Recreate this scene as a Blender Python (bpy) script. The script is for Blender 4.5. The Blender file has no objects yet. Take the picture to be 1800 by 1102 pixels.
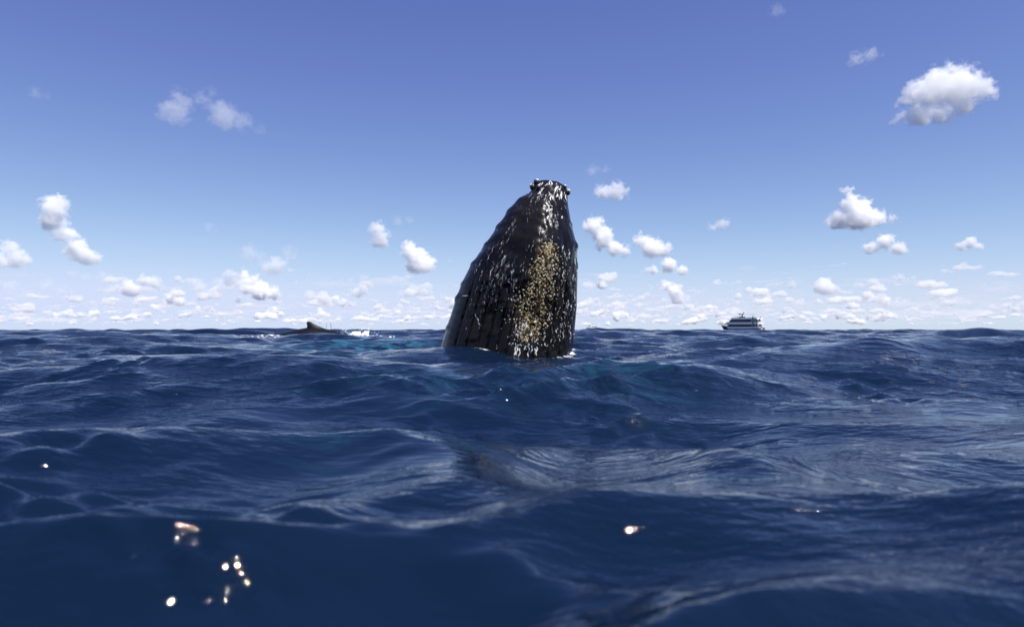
import bpy, bmesh, math, random
import numpy as np
from mathutils import Vector, Matrix, noise as mnoise

sc = bpy.context.scene
R = math.radians
# ------------------------------------------------------------------ camera
CAM_Z = 0.45
F = 1200.0                      # focal length in photograph pixels (1800 wide)
HORIZON = 580.0
cam = bpy.data.cameras.new("camera")
cam.sensor_width = 36.0
cam.lens = F / 1800 * 36.0
cam.shift_y = (HORIZON - 551.0) / 1800.0
cam.clip_start = 0.05
cam.clip_end = 200000
cam.dof.use_dof = True
cam.dof.focus_distance = 7.5
cam.dof.aperture_fstop = 2.4
cam.dof.aperture_blades = 5
cam.dof.aperture_rotation = R(10)
cam_ob = bpy.data.objects.new("camera", cam)
sc.collection.objects.link(cam_ob)
cam_ob.location = (0, 0, CAM_Z)
cam_ob.rotation_euler = (R(90), 0, 0)
sc.camera = cam_ob

# ------------------------------------------------------------------ sky and sun
SUN = Vector((0.28, -0.28, 0.92)).normalized()
world = bpy.data.worlds.new("World")
sc.world = world
world.use_nodes = True
wn = world.node_tree
bg = wn.nodes["Background"]
sky = wn.nodes.new("ShaderNodeTexSky")
sky.sky_type = 'NISHITA'
sky.sun_disc = False
sky.sun_elevation = math.asin(SUN.z)
sky.sun_rotation = math.atan2(SUN.x, SUN.y)
sky.air_density = 2.0
sky.dust_density = 0.0
sky.ozone_density = 4.0
sky.altitude = 8000
# white balance and film curve of the photograph, the same over the whole dome: A * c^p / (1 + b * c^q)
def wmath(op, x, y):
    nd = wn.nodes.new("ShaderNodeMath"); nd.operation = op
    for i, q in enumerate((x, y)):
        if isinstance(q, (int, float)): nd.inputs[i].default_value = q
        else: wn.links.new(q, nd.inputs[i])
    return nd.outputs[0]
sep = wn.nodes.new("ShaderNodeSeparateColor"); comb = wn.nodes.new("ShaderNodeCombineColor")
wn.links.new(sky.outputs[0], sep.inputs[0])
for ch, (A_, p_, b_, q_, top_) in enumerate(((2.75, 1.25, 6.2, 3.0, 0.58), (2.22, 1.3, 2.6, 3.0, 0.74), (2.18, 1.0, 1.0, 1.0, 5.0))):
    c_ = wmath('MINIMUM', wmath('MULTIPLY', sep.outputs[ch], 0.1), top_)
    v_ = wmath('DIVIDE', wmath('MULTIPLY', wmath('POWER', c_, p_), A_ * 10), wmath('ADD', wmath('MULTIPLY', wmath('POWER', c_, q_), b_), 1.0))
    wn.links.new(v_, comb.inputs[ch])
wn.links.new(comb.outputs[0], bg.inputs[0])
EXPOSURE = 0.6
bg.inputs[1].default_value = 0.1 / 2 ** EXPOSURE
sun = bpy.data.lights.new("sun", 'SUN')
sun.energy = 5.0
sun.angle = R(0.53)
sun.color = (1.0, 0.96, 0.91)
sun_ob = bpy.data.objects.new("sun", sun)
sc.collection.objects.link(sun_ob)
sun_ob.rotation_euler = SUN.to_track_quat('Z', 'Y').to_euler()
vs = sc.view_settings
vs.view_transform = 'Standard'
vs.look = 'None'
vs.exposure = EXPOSURE
vs.gamma = 1.0
sc.render.engine = 'CYCLES'
cy = sc.cycles
cy.use_denoising = True
cy.max_bounces = 22
cy.volume_step_rate = 0.25
cy.volume_max_steps = 256
cy.volume_bounces = 20
cy.transparent_max_bounces = 24
cy.glossy_bounces = 3
cy.diffuse_bounces = 2
cy.transmission_bounces = 2
cy.sample_clamp_indirect = 8.0
cy.use_adaptive_sampling = True
cy.adaptive_threshold = 0.02

# ------------------------------------------------------------------ helpers
def link(o):
    sc.collection.objects.link(o)
    return o

def tag(o, label=None, cat=None, group=None, kind=None):
    if label: o["label"] = label
    if cat: o["category"] = cat
    if group: o["group"] = group
    if kind: o["kind"] = kind
    return o

def mesh_np(name, verts, faces, smooth=True):
    me = bpy.data.meshes.new(name)
    v = np.asarray(verts, dtype=np.float32)
    f = np.asarray(faces, dtype=np.int32)
    n, k = f.shape
    me.vertices.add(len(v)); me.vertices.foreach_set("co", v.ravel())
    me.loops.add(n * k); me.loops.foreach_set("vertex_index", f.ravel())
    me.polygons.add(n)
    me.polygons.foreach_set("loop_start", np.arange(0, n * k, k, dtype=np.int32))
    try:
        me.polygons.foreach_set("loop_total", np.full(n, k, dtype=np.int32))
    except Exception:
        pass
    me.polygons.foreach_set("use_smooth", np.full(n, smooth))
    me.update(calc_edges=True)
    return me

def obj(name, me, mat=None, parent=None, loc=None):
    o = link(bpy.data.objects.new(name, me))
    if mat is not None and me is not None:
        me.materials.clear(); me.materials.append(mat)
    if parent is not None: o.parent = parent
    if loc is not None: o.location = loc
    return o

def empty(name, loc, rz=0.0):
    o = link(bpy.data.objects.new(name, None))
    o.location = loc
    o.rotation_euler = (0, 0, rz)
    o.empty_display_size = 0.2
    return o

def bm_obj(name, bm, mat, parent=None, smooth=False):
    me = bpy.data.meshes.new(name)
    bmesh.ops.recalc_face_normals(bm, faces=bm.faces)
    bm.to_mesh(me); bm.free()
    for p in me.polygons: p.use_smooth = smooth
    return obj(name, me, mat, parent)

class NT:
    """small node-tree helper"""
    def __init__(s, name):
        s.mat = bpy.data.materials.new(name); s.mat.use_nodes = True
        s.t = s.mat.node_tree; s.t.nodes.clear()
        s.out = s.t.nodes.new("ShaderNodeOutputMaterial")
    def n(s, typ, **kw):
        nd = s.t.nodes.new(typ)
        for k, v in kw.items():
            if k.startswith("i_"):
                key = k[2:]
                key = int(key) if key.isdigit() else key.replace("_", " ")
                nd.inputs[key].default_value = v
            else:
                setattr(nd, k, v)
        return nd
    def l(s, a, b): s.t.links.new(a, b)
    def math(s, op, a, b=None, c=None, clamp=False):
        nd = s.t.nodes.new("ShaderNodeMath"); nd.operation = op; nd.use_clamp = clamp
        for i, x in enumerate((a, b, c)):
            if x is None: continue
            if isinstance(x, (int, float)): nd.inputs[i].default_value = x
            else: s.l(x, nd.inputs[i])
        return nd.outputs[0]
    def mix(s, fac, a, b):
        nd = s.t.nodes.new("ShaderNodeMix"); nd.data_type = 'RGBA'
        if isinstance(fac, (int, float)): nd.inputs[0].default_value = fac
        else: s.l(fac, nd.inputs[0])
        for i, x in ((6, a), (7, b)):
            if isinstance(x, tuple): nd.inputs[i].default_value = (*x[:3], 1)
            else: s.l(x, nd.inputs[i])
        return nd.outputs[2]
    def ramp(s, x, lo, hi):
        nd = s.t.nodes.new("ShaderNodeMapRange"); nd.interpolation_type = 'SMOOTHSTEP'
        s.l(x, nd.inputs[0]); nd.inputs[1].default_value = lo; nd.inputs[2].default_value = hi
        return nd.outputs[0]

def simple_mat(name, col, rough=0.5, var=0.15, scale=3.0, metallic=0.0, bump=0.0):
    m = NT(name)
    b = m.n("ShaderNodeBsdfPrincipled", i_Roughness=rough, i_Metallic=metallic)
    tc = m.n("ShaderNodeTexCoord")
    nz = m.n("ShaderNodeTexNoise", i_Scale=scale, i_Detail=4.0)
    m.l(tc.outputs["Object"], nz.inputs["Vector"])
    lo = tuple(c * (1 - var) for c in col); hi = tuple(min(1, c * (1 + var)) for c in col)
    m.l(m.mix(nz.outputs["Fac"], lo, hi), b.inputs["Base Color"])
    if bump:
        bp = m.n("ShaderNodeBump", i_Strength=bump, i_Distance=0.02)
        m.l(nz.outputs["Fac"], bp.inputs["Height"]); m.l(bp.outputs[0], b.inputs["Normal"])
    m.l(b.outputs[0], m.out.inputs[0])
    return m.mat

def ground_pt(px, py, z=0.0):
    """world point at height z seen at photograph pixel (px, py)"""
    d = (CAM_Z - z) * F / (py - HORIZON)
    return Vector(((px - 900) * d / F, d, z))

def at(px, py, d):
    return Vector(((px - 900) * d / F, d, CAM_Z + (HORIZON - py) * d / F))

# ------------------------------------------------------------------ sea
rng = np.random.default_rng(11)
def sstep(x, a, b):
    t = np.clip((x - a) / (b - a), 0, 1); return t * t * (3 - 2 * t)

WAVES = []
def add_band(l0, l1, n, slope, spread, main, chop):
    """n wave components between wavelengths l0..l1 with total rms slope"""
    for i in range(n):
        t = (i + rng.random()) / n
        lam = l0 * (l1 / l0) ** t
        k = 2 * math.pi / lam
        a = slope * math.sqrt(2.0 / n) / k
        th = main + spread * rng.standard_normal()
        WAVES.append((lam, k * math.cos(th), k * math.sin(th), a, rng.random() * 2 * math.pi, chop))
MAIN = R(-78)
add_band(7.0, 14.0, 7, 0.066, R(16), MAIN, 0.8)
add_band(3.5, 7.0, 10, 0.080, R(24), MAIN, 0.75)
add_band(1.7, 3.5, 14, 0.085, R(32), MAIN + R(8), 0.65)
add_band(0.8, 1.7, 18, 0.095, R(38), MAIN + R(10), 0.6)
add_band(0.4, 0.8, 22, 0.135, R(36), MAIN + R(14), 0.7)
add_band(0.2, 0.4, 26, 0.165, R(36), MAIN + R(16), 0.65)
add_band(0.08, 0.2, 34, 0.170, R(38), MAIN + R(18), 0.5)

# a few single swells near the camera: ridge line (x, y) points, height, width front, width back
RIDGES = []
def ridge(pts, h, wf, wb, ends=0.5):
    RIDGES.append((np.array(pts, float), h, wf, wb, ends))

def lowfreq(x, y, s, seed):
    r = np.random.default_rng(seed)
    o = np.zeros_like(x)
    for i in range(9):
        th = r.random() * 2 * math.pi; k = 2 * math.pi / (s * (0.6 + 1.1 * r.random()))
        o += np.sin(k * (math.cos(th) * x + math.sin(th) * y) + r.random() * 6.28)
    return o / 3.0

def ridge_height(x, y):
    z = np.zeros_like(x)
    for pts, h, wf, wb, ends in RIDGES:
        # crest as y = f(x) (crests run across the view)
        xs, ys = pts[:, 0], pts[:, 1]
        xd = np.linspace(xs[0] - 3, xs[-1] + 3, 600)
        kw = int(0.16 * (xs[-1] - xs[0]) / (xd[1] - xd[0])) | 1
        ker = np.hanning(kw + 2); ker /= ker.sum()
        yd = np.interp(xd, xs, ys)
        yd = np.convolve(np.pad(yd, len(ker) // 2, mode='edge'), ker, 'valid')[:600]
        yc = np.interp(x, xd, yd) + 0.10 * wf * lowfreq(x, y * 0.3, 2.2 * (wf + wb), len(xs) + int(abs(xs[0]) * 10))
        d = y - yc
        w = np.where(d < 0, wf, wb)
        p = np.exp(-np.abs(d / w) ** 1.6)
        e = sstep(x, xs[0] - ends, xs[0] + ends) * (1 - sstep(x, xs[-1] - ends, xs[-1] + ends))
        z += h * p * e
    return z

def sea_disp(x, y, spacing):
    dx = np.zeros_like(x); dy = np.zeros_like(x); z = np.zeros_like(x)
    r = np.hypot(x, y)
    gust = np.clip(0.70 + 0.75 * lowfreq(x, y, 2.6, 5), 0.22, 1.9)
    gust2 = np.clip(0.75 + 0.7 * lowfreq(x, y, 0.9, 8), 0.15, 1.9)
    calm = 1 - 0.72 * np.exp(-((x - 0.55) / 0.85) ** 2 - ((y - 1.55) / 0.75) ** 2)   # glassy patch, ripples damped to keep sun glints off
    gust = gust * calm; gust2 = gust2 * calm
    near = sstep(r, 0.5, 5.0)
    far = 1 - 0.6 * sstep(r, 300, 3000)
    swell = 1 + 0.55 * sstep(r, 16, 45)
    for lam, kx, ky, a, ph, ch in WAVES:
        w = sstep(lam / spacing, 2.2, 5.0)
        if lam > 3.4: w = w * (0.22 + 0.78 * near) * swell
        elif lam > 1.6: w = w * (0.45 + 0.55 * near)
        elif lam < 0.85: w = w * gust * (gust2 if lam < 0.42 else 1)
        w = w * a * far
        if not np.any(w > 0): continue
        p = kx * x + ky * y + ph
        s, c = np.sin(p), np.cos(p)
        z += w * c
        kk = math.hypot(kx, ky)
        dx -= ch * w * kx / kk * s
        dy -= ch * w * ky / kk * s
    z += ridge_height(x, y) + 0.12 * np.exp(-(x / 3.0) ** 2 - ((y - 11.4) / 1.9) ** 2)
    # short steep ripples added on two near wave faces to throw sun glints
    rp = np.random.default_rng(4)
    for cx, cyy, sx, sy, lam0, sl in ((-0.45, 0.97, 0.13, 0.06, 0.09, 0.55), (-1.22, 1.95, 0.26, 0.16, 0.19, 0.50), (-1.0, 1.55, 0.20, 0.14, 0.17, 0.52)):
        g = np.exp(-((x - cx) / sx) ** 2 - ((y - cyy) / sy) ** 2)
        if g.max() < 1e-4: continue
        for q in range(7):
            k = 2 * math.pi / (lam0 * rp.uniform(0.6, 1.5)); th = R(-65) + rp.normal(0, 0.7)
            z += g * sl * math.sqrt(2 / 7) / k * np.cos(k * (math.cos(th) * x + math.sin(th) * y) + rp.uniform(0, 6.28))
    return dx, dy, z

def sea_z(x, y):
    xa = np.array([x], float); ya = np.array([y], float)
    px, py = xa.copy(), ya.copy()
    sp = np.full(1, 0.05)
    for _ in range(6):
        dx, dy, z = sea_disp(px, py, sp)
        px = xa - dx; py = ya - dy
    return float(sea_disp(px, py, sp)[2][0])

# crests read from the photograph: (pixel x, pixel y) at assumed crest height
def crest(pxs, zc, h, wf, wb, ends=0.4):
    pts = [tuple(ground_pt(a, b, zc)[:2]) for a, b in pxs]
    ridge(sorted(pts), h, wf, wb, ends)
ridge([(-3.0, 1.75), (-1.45, 1.95), (-1.24, 2.12), (-0.9, 2.3), (-0.5, 2.42), (-0.12, 2.1)], 0.18, 0.36, 0.8, 0.35)
crest([(860, 905), (1050, 870), (1250, 858), (1450, 852), (1700, 866), (2100, 890)], 0.10, 0.13, 0.22, 0.5, 0.3)
crest([(300, 960), (480, 905), (650, 868), (830, 838), (960, 850)], 0.06, 0.07, 0.22, 0.35, 0.25)
ridge([(-1.9, 1.22), (-1.0, 1.02), (-0.65, 1.0), (-0.35, 1.10), (-0.05, 1.16)], 0.10, 0.135, 0.24, 0.26)
crest([(880, 770), (1000, 742), (1100, 750), (1300, 790)], 0.06, 0.08, 0.3, 0.5, 0.35)
ridge([(-4.6, 5.1), (-2.4, 5.5), (-1.0, 5.9)], 0.15, 0.5, 0.7, 0.8)
ridge([(3.8, 8.6), (6.0, 9.5), (8.5, 9.2)], 0.15, 0.8, 1.0, 1.3)

def build_sea():
    th = []
    a = -180.0
    while a < 180.0 - 1e-6:
        th.append(a)
        b = abs(a)
        a += 0.115 if b < 44 else (0.4 if b < 60 else 3.0)
    th = np.radians(np.array(th))
    rr = [0.12]
    while rr[-1] < 70000:
        r = rr[-1]
        if r < 0.55: g = 0.02
        elif r < 4: g = 0.0060 * r
        elif r < 50: g = 0.0068 * r
        elif r < 150: g = 0.4
        elif r < 400: g = 0.0035 * r
        else: g = 0.06 * r
        rr.append(r + g)
    rr = np.array(rr)
    nr, nt = len(rr), len(th)
    Rg, T = np.meshgrid(rr, th, indexing='ij')
    x = Rg * np.sin(T); y = Rg * np.cos(T)
    dth = np.diff(np.append(th, th[0] + 2 * math.pi))
    dr = np.diff(np.append(rr, rr[-1] * 1.06))
    sp = np.maximum(np.repeat(dr[:, None], nt, 1) * 0.9, Rg * dth[None, :] * 0.8)
    sp = np.where(Rg < 0.5, np.maximum(sp, 0.02), sp)
    dx, dy, z = sea_disp(x.ravel(), y.ravel(), sp.ravel())
    v = np.stack([x.ravel() + dx, y.ravel() + dy, z], 1)
    # centre vertex closes the disc
    v = np.vstack([v, [0, 0, v[:nt, 2].mean()]])
    i = np.arange(nr - 1)[:, None] * nt; j = np.arange(nt)[None, :]; jn = (j + 1) % nt
    f = np.stack([i + j, i + jn, i + nt + jn, i + nt + j], -1).reshape(-1, 4)[:, ::-1]
    me = mesh_np("sea", v, f)
    # cap
    print("SEA", nr, nt, len(f), "camera clearance", CAM_Z - v[: nt * 30, 2].max())
    return me, v

def sea_material():
    m = NT("sea_water")
    geo = m.n("ShaderNodeNewGeometry")
    pos = geo.outputs["Position"]
    def noise(scale, detail, rough, rot, stretch, dist=0.0, typ='FBM'):
        mp = m.n("ShaderNodeMapping"); m.l(pos, mp.inputs["Vector"])
        mp.inputs["Rotation"].default_value = (0, 0, rot)
        mp.inputs["Scale"].default_value = (stretch, 1, 1)
        nz = m.n("ShaderNodeTexNoise", i_Scale=scale, i_Detail=detail, i_Roughness=rough, i_Distortion=dist)
        m.l(mp.outputs[0], nz.inputs["Vector"])
        return nz.outputs["Fac"]
    rip1 = noise(5.0, 3.0, 0.55, R(12), 0.45, 0.4)
    rip2 = noise(22.0, 3.0, 0.6, R(-18), 0.5, 0.6)
    patch = noise(0.55, 3.0, 0.5, R(5), 0.6)
    pm = m.ramp(patch, 0.36, 0.56)
    rip2w = m.math('MULTIPLY', rip2, m.math('MULTIPLY_ADD', pm, 0.95, 0.05))
    lod = m.n("ShaderNodeAttribute", attribute_name="unresolved")   # ripples too fine for the mesh here
    h = m.math('ADD', m.math('MULTIPLY', m.math('MULTIPLY', rip1, m.math('MULTIPLY_ADD', pm, 0.7, 0.3)), 0.046), m.math('MULTIPLY', rip2w, 0.012))
    bump = m.n("ShaderNodeBump", i_Strength=0.9, i_Distance=1.0)
    h = m.math('MULTIPLY', h, m.math('MULTIPLY_ADD', lod.outputs["Fac"], 1.3, 1.0))
    m.l(h, bump.inputs["Height"])
    # colours: deep water, turquoise aerated water over the pale flippers, foam
    aer = m.n("ShaderNodeAttribute", attribute_name="aerated")
    foam = m.n("ShaderNodeAttribute", attribute_name="foam")
    an = noise(3.2, 6.0, 0.72, 0.2, 0.5, 1.0)
    af = m.math('MULTIPLY', m.ramp(an, 0.44, 0.66), aer.outputs["Fac"], clamp=True)
    deep = (0.0026, 0.0090, 0.0250)
    turq = (0.027, 0.135, 0.200)
    c1 = m.mix(af, deep, turq)
    fn = noise(5.5, 7.0, 0.75, 0.1, 0.45, 1.2)
    fthr = m.math('SUBTRACT', 0.86, m.math('MULTIPLY', foam.outputs["Fac"], 0.48))
    fd = m.math('MULTIPLY', m.math('SUBTRACT', fn, fthr), 14.0, clamp=True)
    c2 = m.mix(fd, c1, (0.75, 0.78, 0.80))
    b = m.n("ShaderNodeBsdfPrincipled", i_IOR=1.333)
    m.l(c2, b.inputs["Base Color"])
    m.l(m.math('MULTIPLY_ADD', fd, 0.6, 0.02), b.inputs["Roughness"])
    m.l(bump.outputs[0], b.inputs["Normal"])
    m.l(b.outputs[0], m.out.inputs[0])
    return m.mat

sea_me, sea_v = build_sea()
def gauss2(c, sx, sy, rot=0.0):
    X = sea_v[:, 0] - c[0]; Y = sea_v[:, 1] - c[1]
    cr, sr = math.cos(rot), math.sin(rot)
    a = X * cr + Y * sr; b = -X * sr + Y * cr
    return np.exp(-(a / sx) ** 2 - (b / sy) ** 2)

WHALE_D = 12.6
W2 = Vector(((560 - 900) * 40 / F, 40.0, 0))      # second whale
aer = np.zeros(len(sea_v)); foam = np.zeros(len(sea_v))
g = ground_pt(630, 612, 0.0); aer += 1.0 * gauss2((-3.0, 14.8), 1.25, 2.6)
aer += 1.0 * gauss2((-4.6, 22), 1.1, 5.0)
aer += 0.36 * gauss2((1.6, 11.7), 0.8, 0.5)
aer += 0.22 * gauss2((0.75, 5.7), 0.7, 1.0)
aer += 0.22 * gauss2((1.4, 6.9), 0.6, 0.7)
aer += 0.22 * gauss2((-0.7, 5.0), 0.6, 0.7)
aer += 0.25 * gauss2((-0.35, 2.7), 0.5, 0.6)
foam += 0.45 * gauss2((W2.x + 0.3, W2.y - 1.0), 4.0, 3.0)
foam += 0.44 * gauss2((W2.x - 4.0, W2.y - 5), 3.6, 7.0)
foam += 0.5 * gauss2((W2.x + 2.6, W2.y - 1.5), 1.3, 3.0)
wx = sea_v[:, 0] + 0.1; wy = sea_v[:, 1] - WHALE_D
el = np.hypot(wx / 1.28, wy / 1.12)
foam += 0.62 * np.exp(-((el - 0.95) / 0.10) ** 2)
foam += 0.16
for nm, arr in (("aerated", aer), ("foam", foam), ("unresolved", sstep(np.hypot(sea_v[:, 0], sea_v[:, 1]), 2.5, 9.0))):
    at_ = sea_me.attributes.new(nm, 'FLOAT', 'POINT')
    at_.data.foreach_set("value", np.clip(arr, 0, 1).astype(np.float32))
sea = obj("sea", sea_me, sea_material())
tag(sea, "choppy deep blue open sea reaching to the horizon", "sea", kind="structure")

# ------------------------------------------------------------------ spy-hopping whale
WS = WHALE_D / F
YL = [320.5, 323, 328, 337, 345, 352, 374, 402, 433, 468, 497, 528, 575, 615, 700, 800, 880, 920]
XL = [950, 943, 938, 935, 928, 913, 894, 876, 854, 830, 814, 802, 786, 774, 752, 745, 770, 850]
YR = [320.5, 323, 328, 337, 346, 362, 399, 436, 485, 535, 593, 610, 700, 800, 880, 920]
XR = [968, 980, 988, 994, 996, 996, 1002, 1011, 1013, 1013, 1008.5, 1006, 1000, 995, 960, 900]
def ext(y):
    return np.interp(y, YL, XL), np.interp(y, YR, XR)
def smooth_interp(y, ys, vs):
    o = 0
    for d in (-6, -3, 0, 3, 6): o = o + np.interp(y + d, ys, vs)
    return o / 5
def whale_surface(u, py, side):
    """u in -1..1 across the body, py = photograph row, side = -1 front (to the camera) / +1 back"""
    xl, xr = ext(py)
    big = py > 345
    xl = np.where(big, smooth_interp(py, YL, XL), xl); xr = np.where(big, smooth_interp(py, YR, XR), xr)
    cx = (xl + xr) / 2; hw = (xr - xl) / 2
    x = (cx + hw * u - 900) * WS
    z = CAM_Z + (HORIZON - py) * WS
    def soft(ys, vs):
        return sum(np.interp(py + dd, ys, vs) for dd in (-32, -24, -16, -8, 0, 8, 16, 24, 32)) / 9
    u0 = soft([330, 380, 450, 620, 900], [0.05, 0.15, 0.24, 0.18, 0.1])
    base = np.clip(1 - np.abs(u) ** 2.3, 0, 1) ** 0.55
    ridge_ = np.exp(-((u - u0) / 0.34) ** 2)
    hd = hw * WS
    depth = soft([320, 335, 360, 420, 470, 530, 580, 620, 720, 900],
                          [0.50, 0.75, 0.95, 1.02, 0.98, 0.88, 0.88, 0.93, 0.95, 0.8]) * hd
    lean = soft([320, 360, 430, 500, 560, 620, 900], [-0.10, -0.24, -0.32, -0.20, -0.06, 0, 0])
    yf = -depth * (0.86 * base + 0.16 * ridge_ * base) + lean
    yb = 0.95 * hd * base + lean * 0.6
    y = np.where(side < 0, yf, yb)
    # throat pleats: grooves running up the body, fading towards the chin
    fade = sstep(py, 455, 570) * np.where(side < 0, 1.0, 0.0) * sstep(1 - np.abs(u), 0.03, 0.15)
    ph = (u * 0.98 + 0.05 * np.sin(3 * u)) * 6.4
    gr = np.abs(np.sin(math.pi * ph))
    groove = np.exp(-(gr / 0.30) ** 2)
    y = y + np.where(side < 0, 1, 0) * groove * 0.048 * fade
    return x, y, z

def build_whale():
    rows = np.concatenate([np.linspace(320.5, 350, 46), np.linspace(350.8, 640, 330), np.linspace(648, 920, 30)])
    nf, nb = 320, 70
    uf = np.sin(np.linspace(-math.pi / 2, math.pi / 2, nf)) * 0.55 + np.linspace(-1, 1, nf) * 0.45
    ub = np.sin(np.linspace(math.pi / 2, -math.pi / 2, nb + 2))[1:-1]
    u = np.concatenate([uf, ub]); side = np.concatenate([np.full(nf, -1), np.full(nb, 1)])
    U, Y = np.meshgrid(u, rows); S = np.repeat(side[None, :], len(rows), 0)
    x, y, z = whale_surface(U, Y, S)
    n = len(u); m = len(rows)
    # bumps (tubercles and small unevenness)
    nz = 0.012 * lowfreq(x * 1.0 + y * 0.7, z + y * 0.4, 0.5, 3) + 0.006 * lowfreq(x + y, z, 0.16, 4)
    y = y + nz * np.where(S < 0, 1, 0)
    bumps = [(-1, 352, 5, .045), (-1, 374, 6, .05), (-1, 402, 6, .055), (-1, 433, 5, .035), (-1, 466, 5, .04),
             (-1, 525, 6, .05), (1, 436, 6, .055), (1, 400, 4, .03), (1, 470, 5, .03), (-1, 576, 5, .03), (-1, 500, 4, .03),
             (-.6, 395, 4, .04), (-.5, 425, 4, .035), (-.72, 445, 4, .04), (.7, 395, 4, .03), (-.35, 372, 4, .03)]
    for bu, bpy_, br, bh in bumps:
        hwp = (ext(Y)[1] - ext(Y)[0]) / 2
        d2 = ((U - bu) * hwp * (0.8 if abs(bu) == 1 else 1)) ** 2 + (Y - bpy_) ** 2
        k = np.exp(-d2 / (br * br)) * bh * 0.6
        if abs(bu) == 1: x = x + bu * k
        else: y = y - k * (S < 0)
    v = np.stack([x, y + 0, z], -1).reshape(-1, 3)
    i = np.arange(m - 1)[:, None] * n; j = np.arange(n)[None, :]; jn = (j + 1) % n
    f = np.stack([i + j, i + nb * 0 + n + j, i + n + jn, i + jn], -1).reshape(-1, 4)
    # end caps
    f = list(f)
    me = mesh_np("body", v, np.array(f))
    bm = bmesh.new(); bm.from_mesh(me)
    bm.verts.ensure_lookup_table()
    for ring in (list(range(n)), list(range((m - 1) * n, m * n))):
        bm.faces.new([bm.verts[k] for k in ring])
    bmesh.ops.recalc_face_normals(bm, faces=bm.faces)
    bm.to_mesh(me); bm.free()
    me.polygons.foreach_set("use_smooth", np.ones(len(me.polygons), bool))
    # colouring: pale scars, scrapes and barnacle scars that belong to the skin
    xl, xr = ext(Y)
    PX = (xl + xr) / 2 + (xr - xl) / 2 * U
    pale = np.zeros_like(PX); front = (S < 0)
    rs = np.random.default_rng(21)
    def streak(px, py, L, w, val, slope):
        nonlocal pale
        yy = Y - py
        r0, r1 = np.searchsorted(rows, [py - L - 3, py + L + 3])
        if r1 <= r0: return
        sl = slice(r0, r1)
        dx = PX[sl] - (px + slope * yy[sl] + 0.9 * np.sin(yy[sl] * 0.55 + px))
        k = np.exp(-(dx / w) ** 2) * np.exp(-(np.abs(yy[sl]) / L) ** 4) * val * front[sl]
        k *= 0.78 + 0.22 * np.sin(yy[sl] * (0.5 + 0.4 * math.sin(px)) + px * 1.7)
        pale[sl] = np.maximum(pale[sl], k)
    def slope_at(px, py):
        a, b = ext(py); a2, b2 = ext(py + 20)
        uu = (px - (a + b) / 2) / ((b - a) / 2)
        return float((((a2 + b2) / 2 + uu * (b2 - a2) / 2) - px) / 20)
    def scatter(n, x0, x1, y0, y1, L, w, val):
        for _ in range(n):
            py = rs.uniform(y0, y1); a, b = ext(py)
            px = rs.uniform(max(x0, a + 2), min(x1, b - 1)) if min(x1, b - 1) > max(x0, a + 2) else None
            if px is None: continue
            streak(px, py, rs.uniform(*L), rs.uniform(*w), val * rs.uniform(0.4, 1.0), slope_at(px, py))
    scatter(100, 770, 1015, 350, 612, (3, 17), (0.35, 0.65), 0.6)         # everywhere
    scatter(50, 835, 905, 400, 560, (4, 15), (0.35, 0.8), 0.65)            # left flank
    scatter(30, 866, 906, 466, 518, (4, 12), (0.8, 2.0), 0.55)           # pale scrape
    scatter(14, 850, 880, 500, 550, (5, 14), (0.5, 1.2), 0.6)
    scatter(50, 980, 1012, 440, 600, (2, 9), (0.45, 1.0), 0.8)           # right flank
    scatter(16, 983, 1008, 450, 555, (4, 9), (0.8, 1.6), 0.75)
    scatter(34, 945, 995, 325, 358, (3, 9), (0.7, 1.4), 1.0)             # chin drips
    scatter(10, 952, 985, 368, 405, (2, 5), (0.8, 1.8), 0.9)
    scatter(20, 960, 976, 391, 412, (3, 7), (1.6, 3.0), 0.5)             # grey patch
    scatter(120, 890, 970, 470, 612, (1, 4), (0.5, 1.1), 0.85)
    scatter(40, 905, 945, 560, 616, (3, 11), (0.7, 1.5), 1.0)
    scatter(36, 930, 960, 432, 480, (1.5, 5), (1.0, 2.0), 0.36)
    scatter(70, 950, 985, 430, 600, (1, 4), (0.5, 1.0), 0.85)
    streak(846, 447, 1.4, 8, .7, 0); streak(822, 523, 0.9, 7, .75, 0); streak(843, 562, 12, 0.9, .8, 0.45)
    at1 = me.attributes.new("pale", 'FLOAT', 'POINT')
    at1.data.foreach_set("value", np.clip(pale, 0, 1).ravel().astype(np.float32))
    # yellowish growth of whale lice round the barnacle patch
    cxp = np.interp(Y, [430, 480, 540, 600], [958, 950, 930, 925])
    wd = np.interp(Y, [430, 480, 540, 570, 612], [10, 16, 26, 24, 10])
    och = np.exp(-((PX - cxp) / wd) ** 2) * sstep(Y, 428, 450) * (1 - sstep(Y, 575, 612)) * front
    at2 = me.attributes.new("ochre", 'FLOAT', 'POINT')
    at2.data.foreach_set("value", och.ravel().astype(np.float32))
    return me

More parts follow.
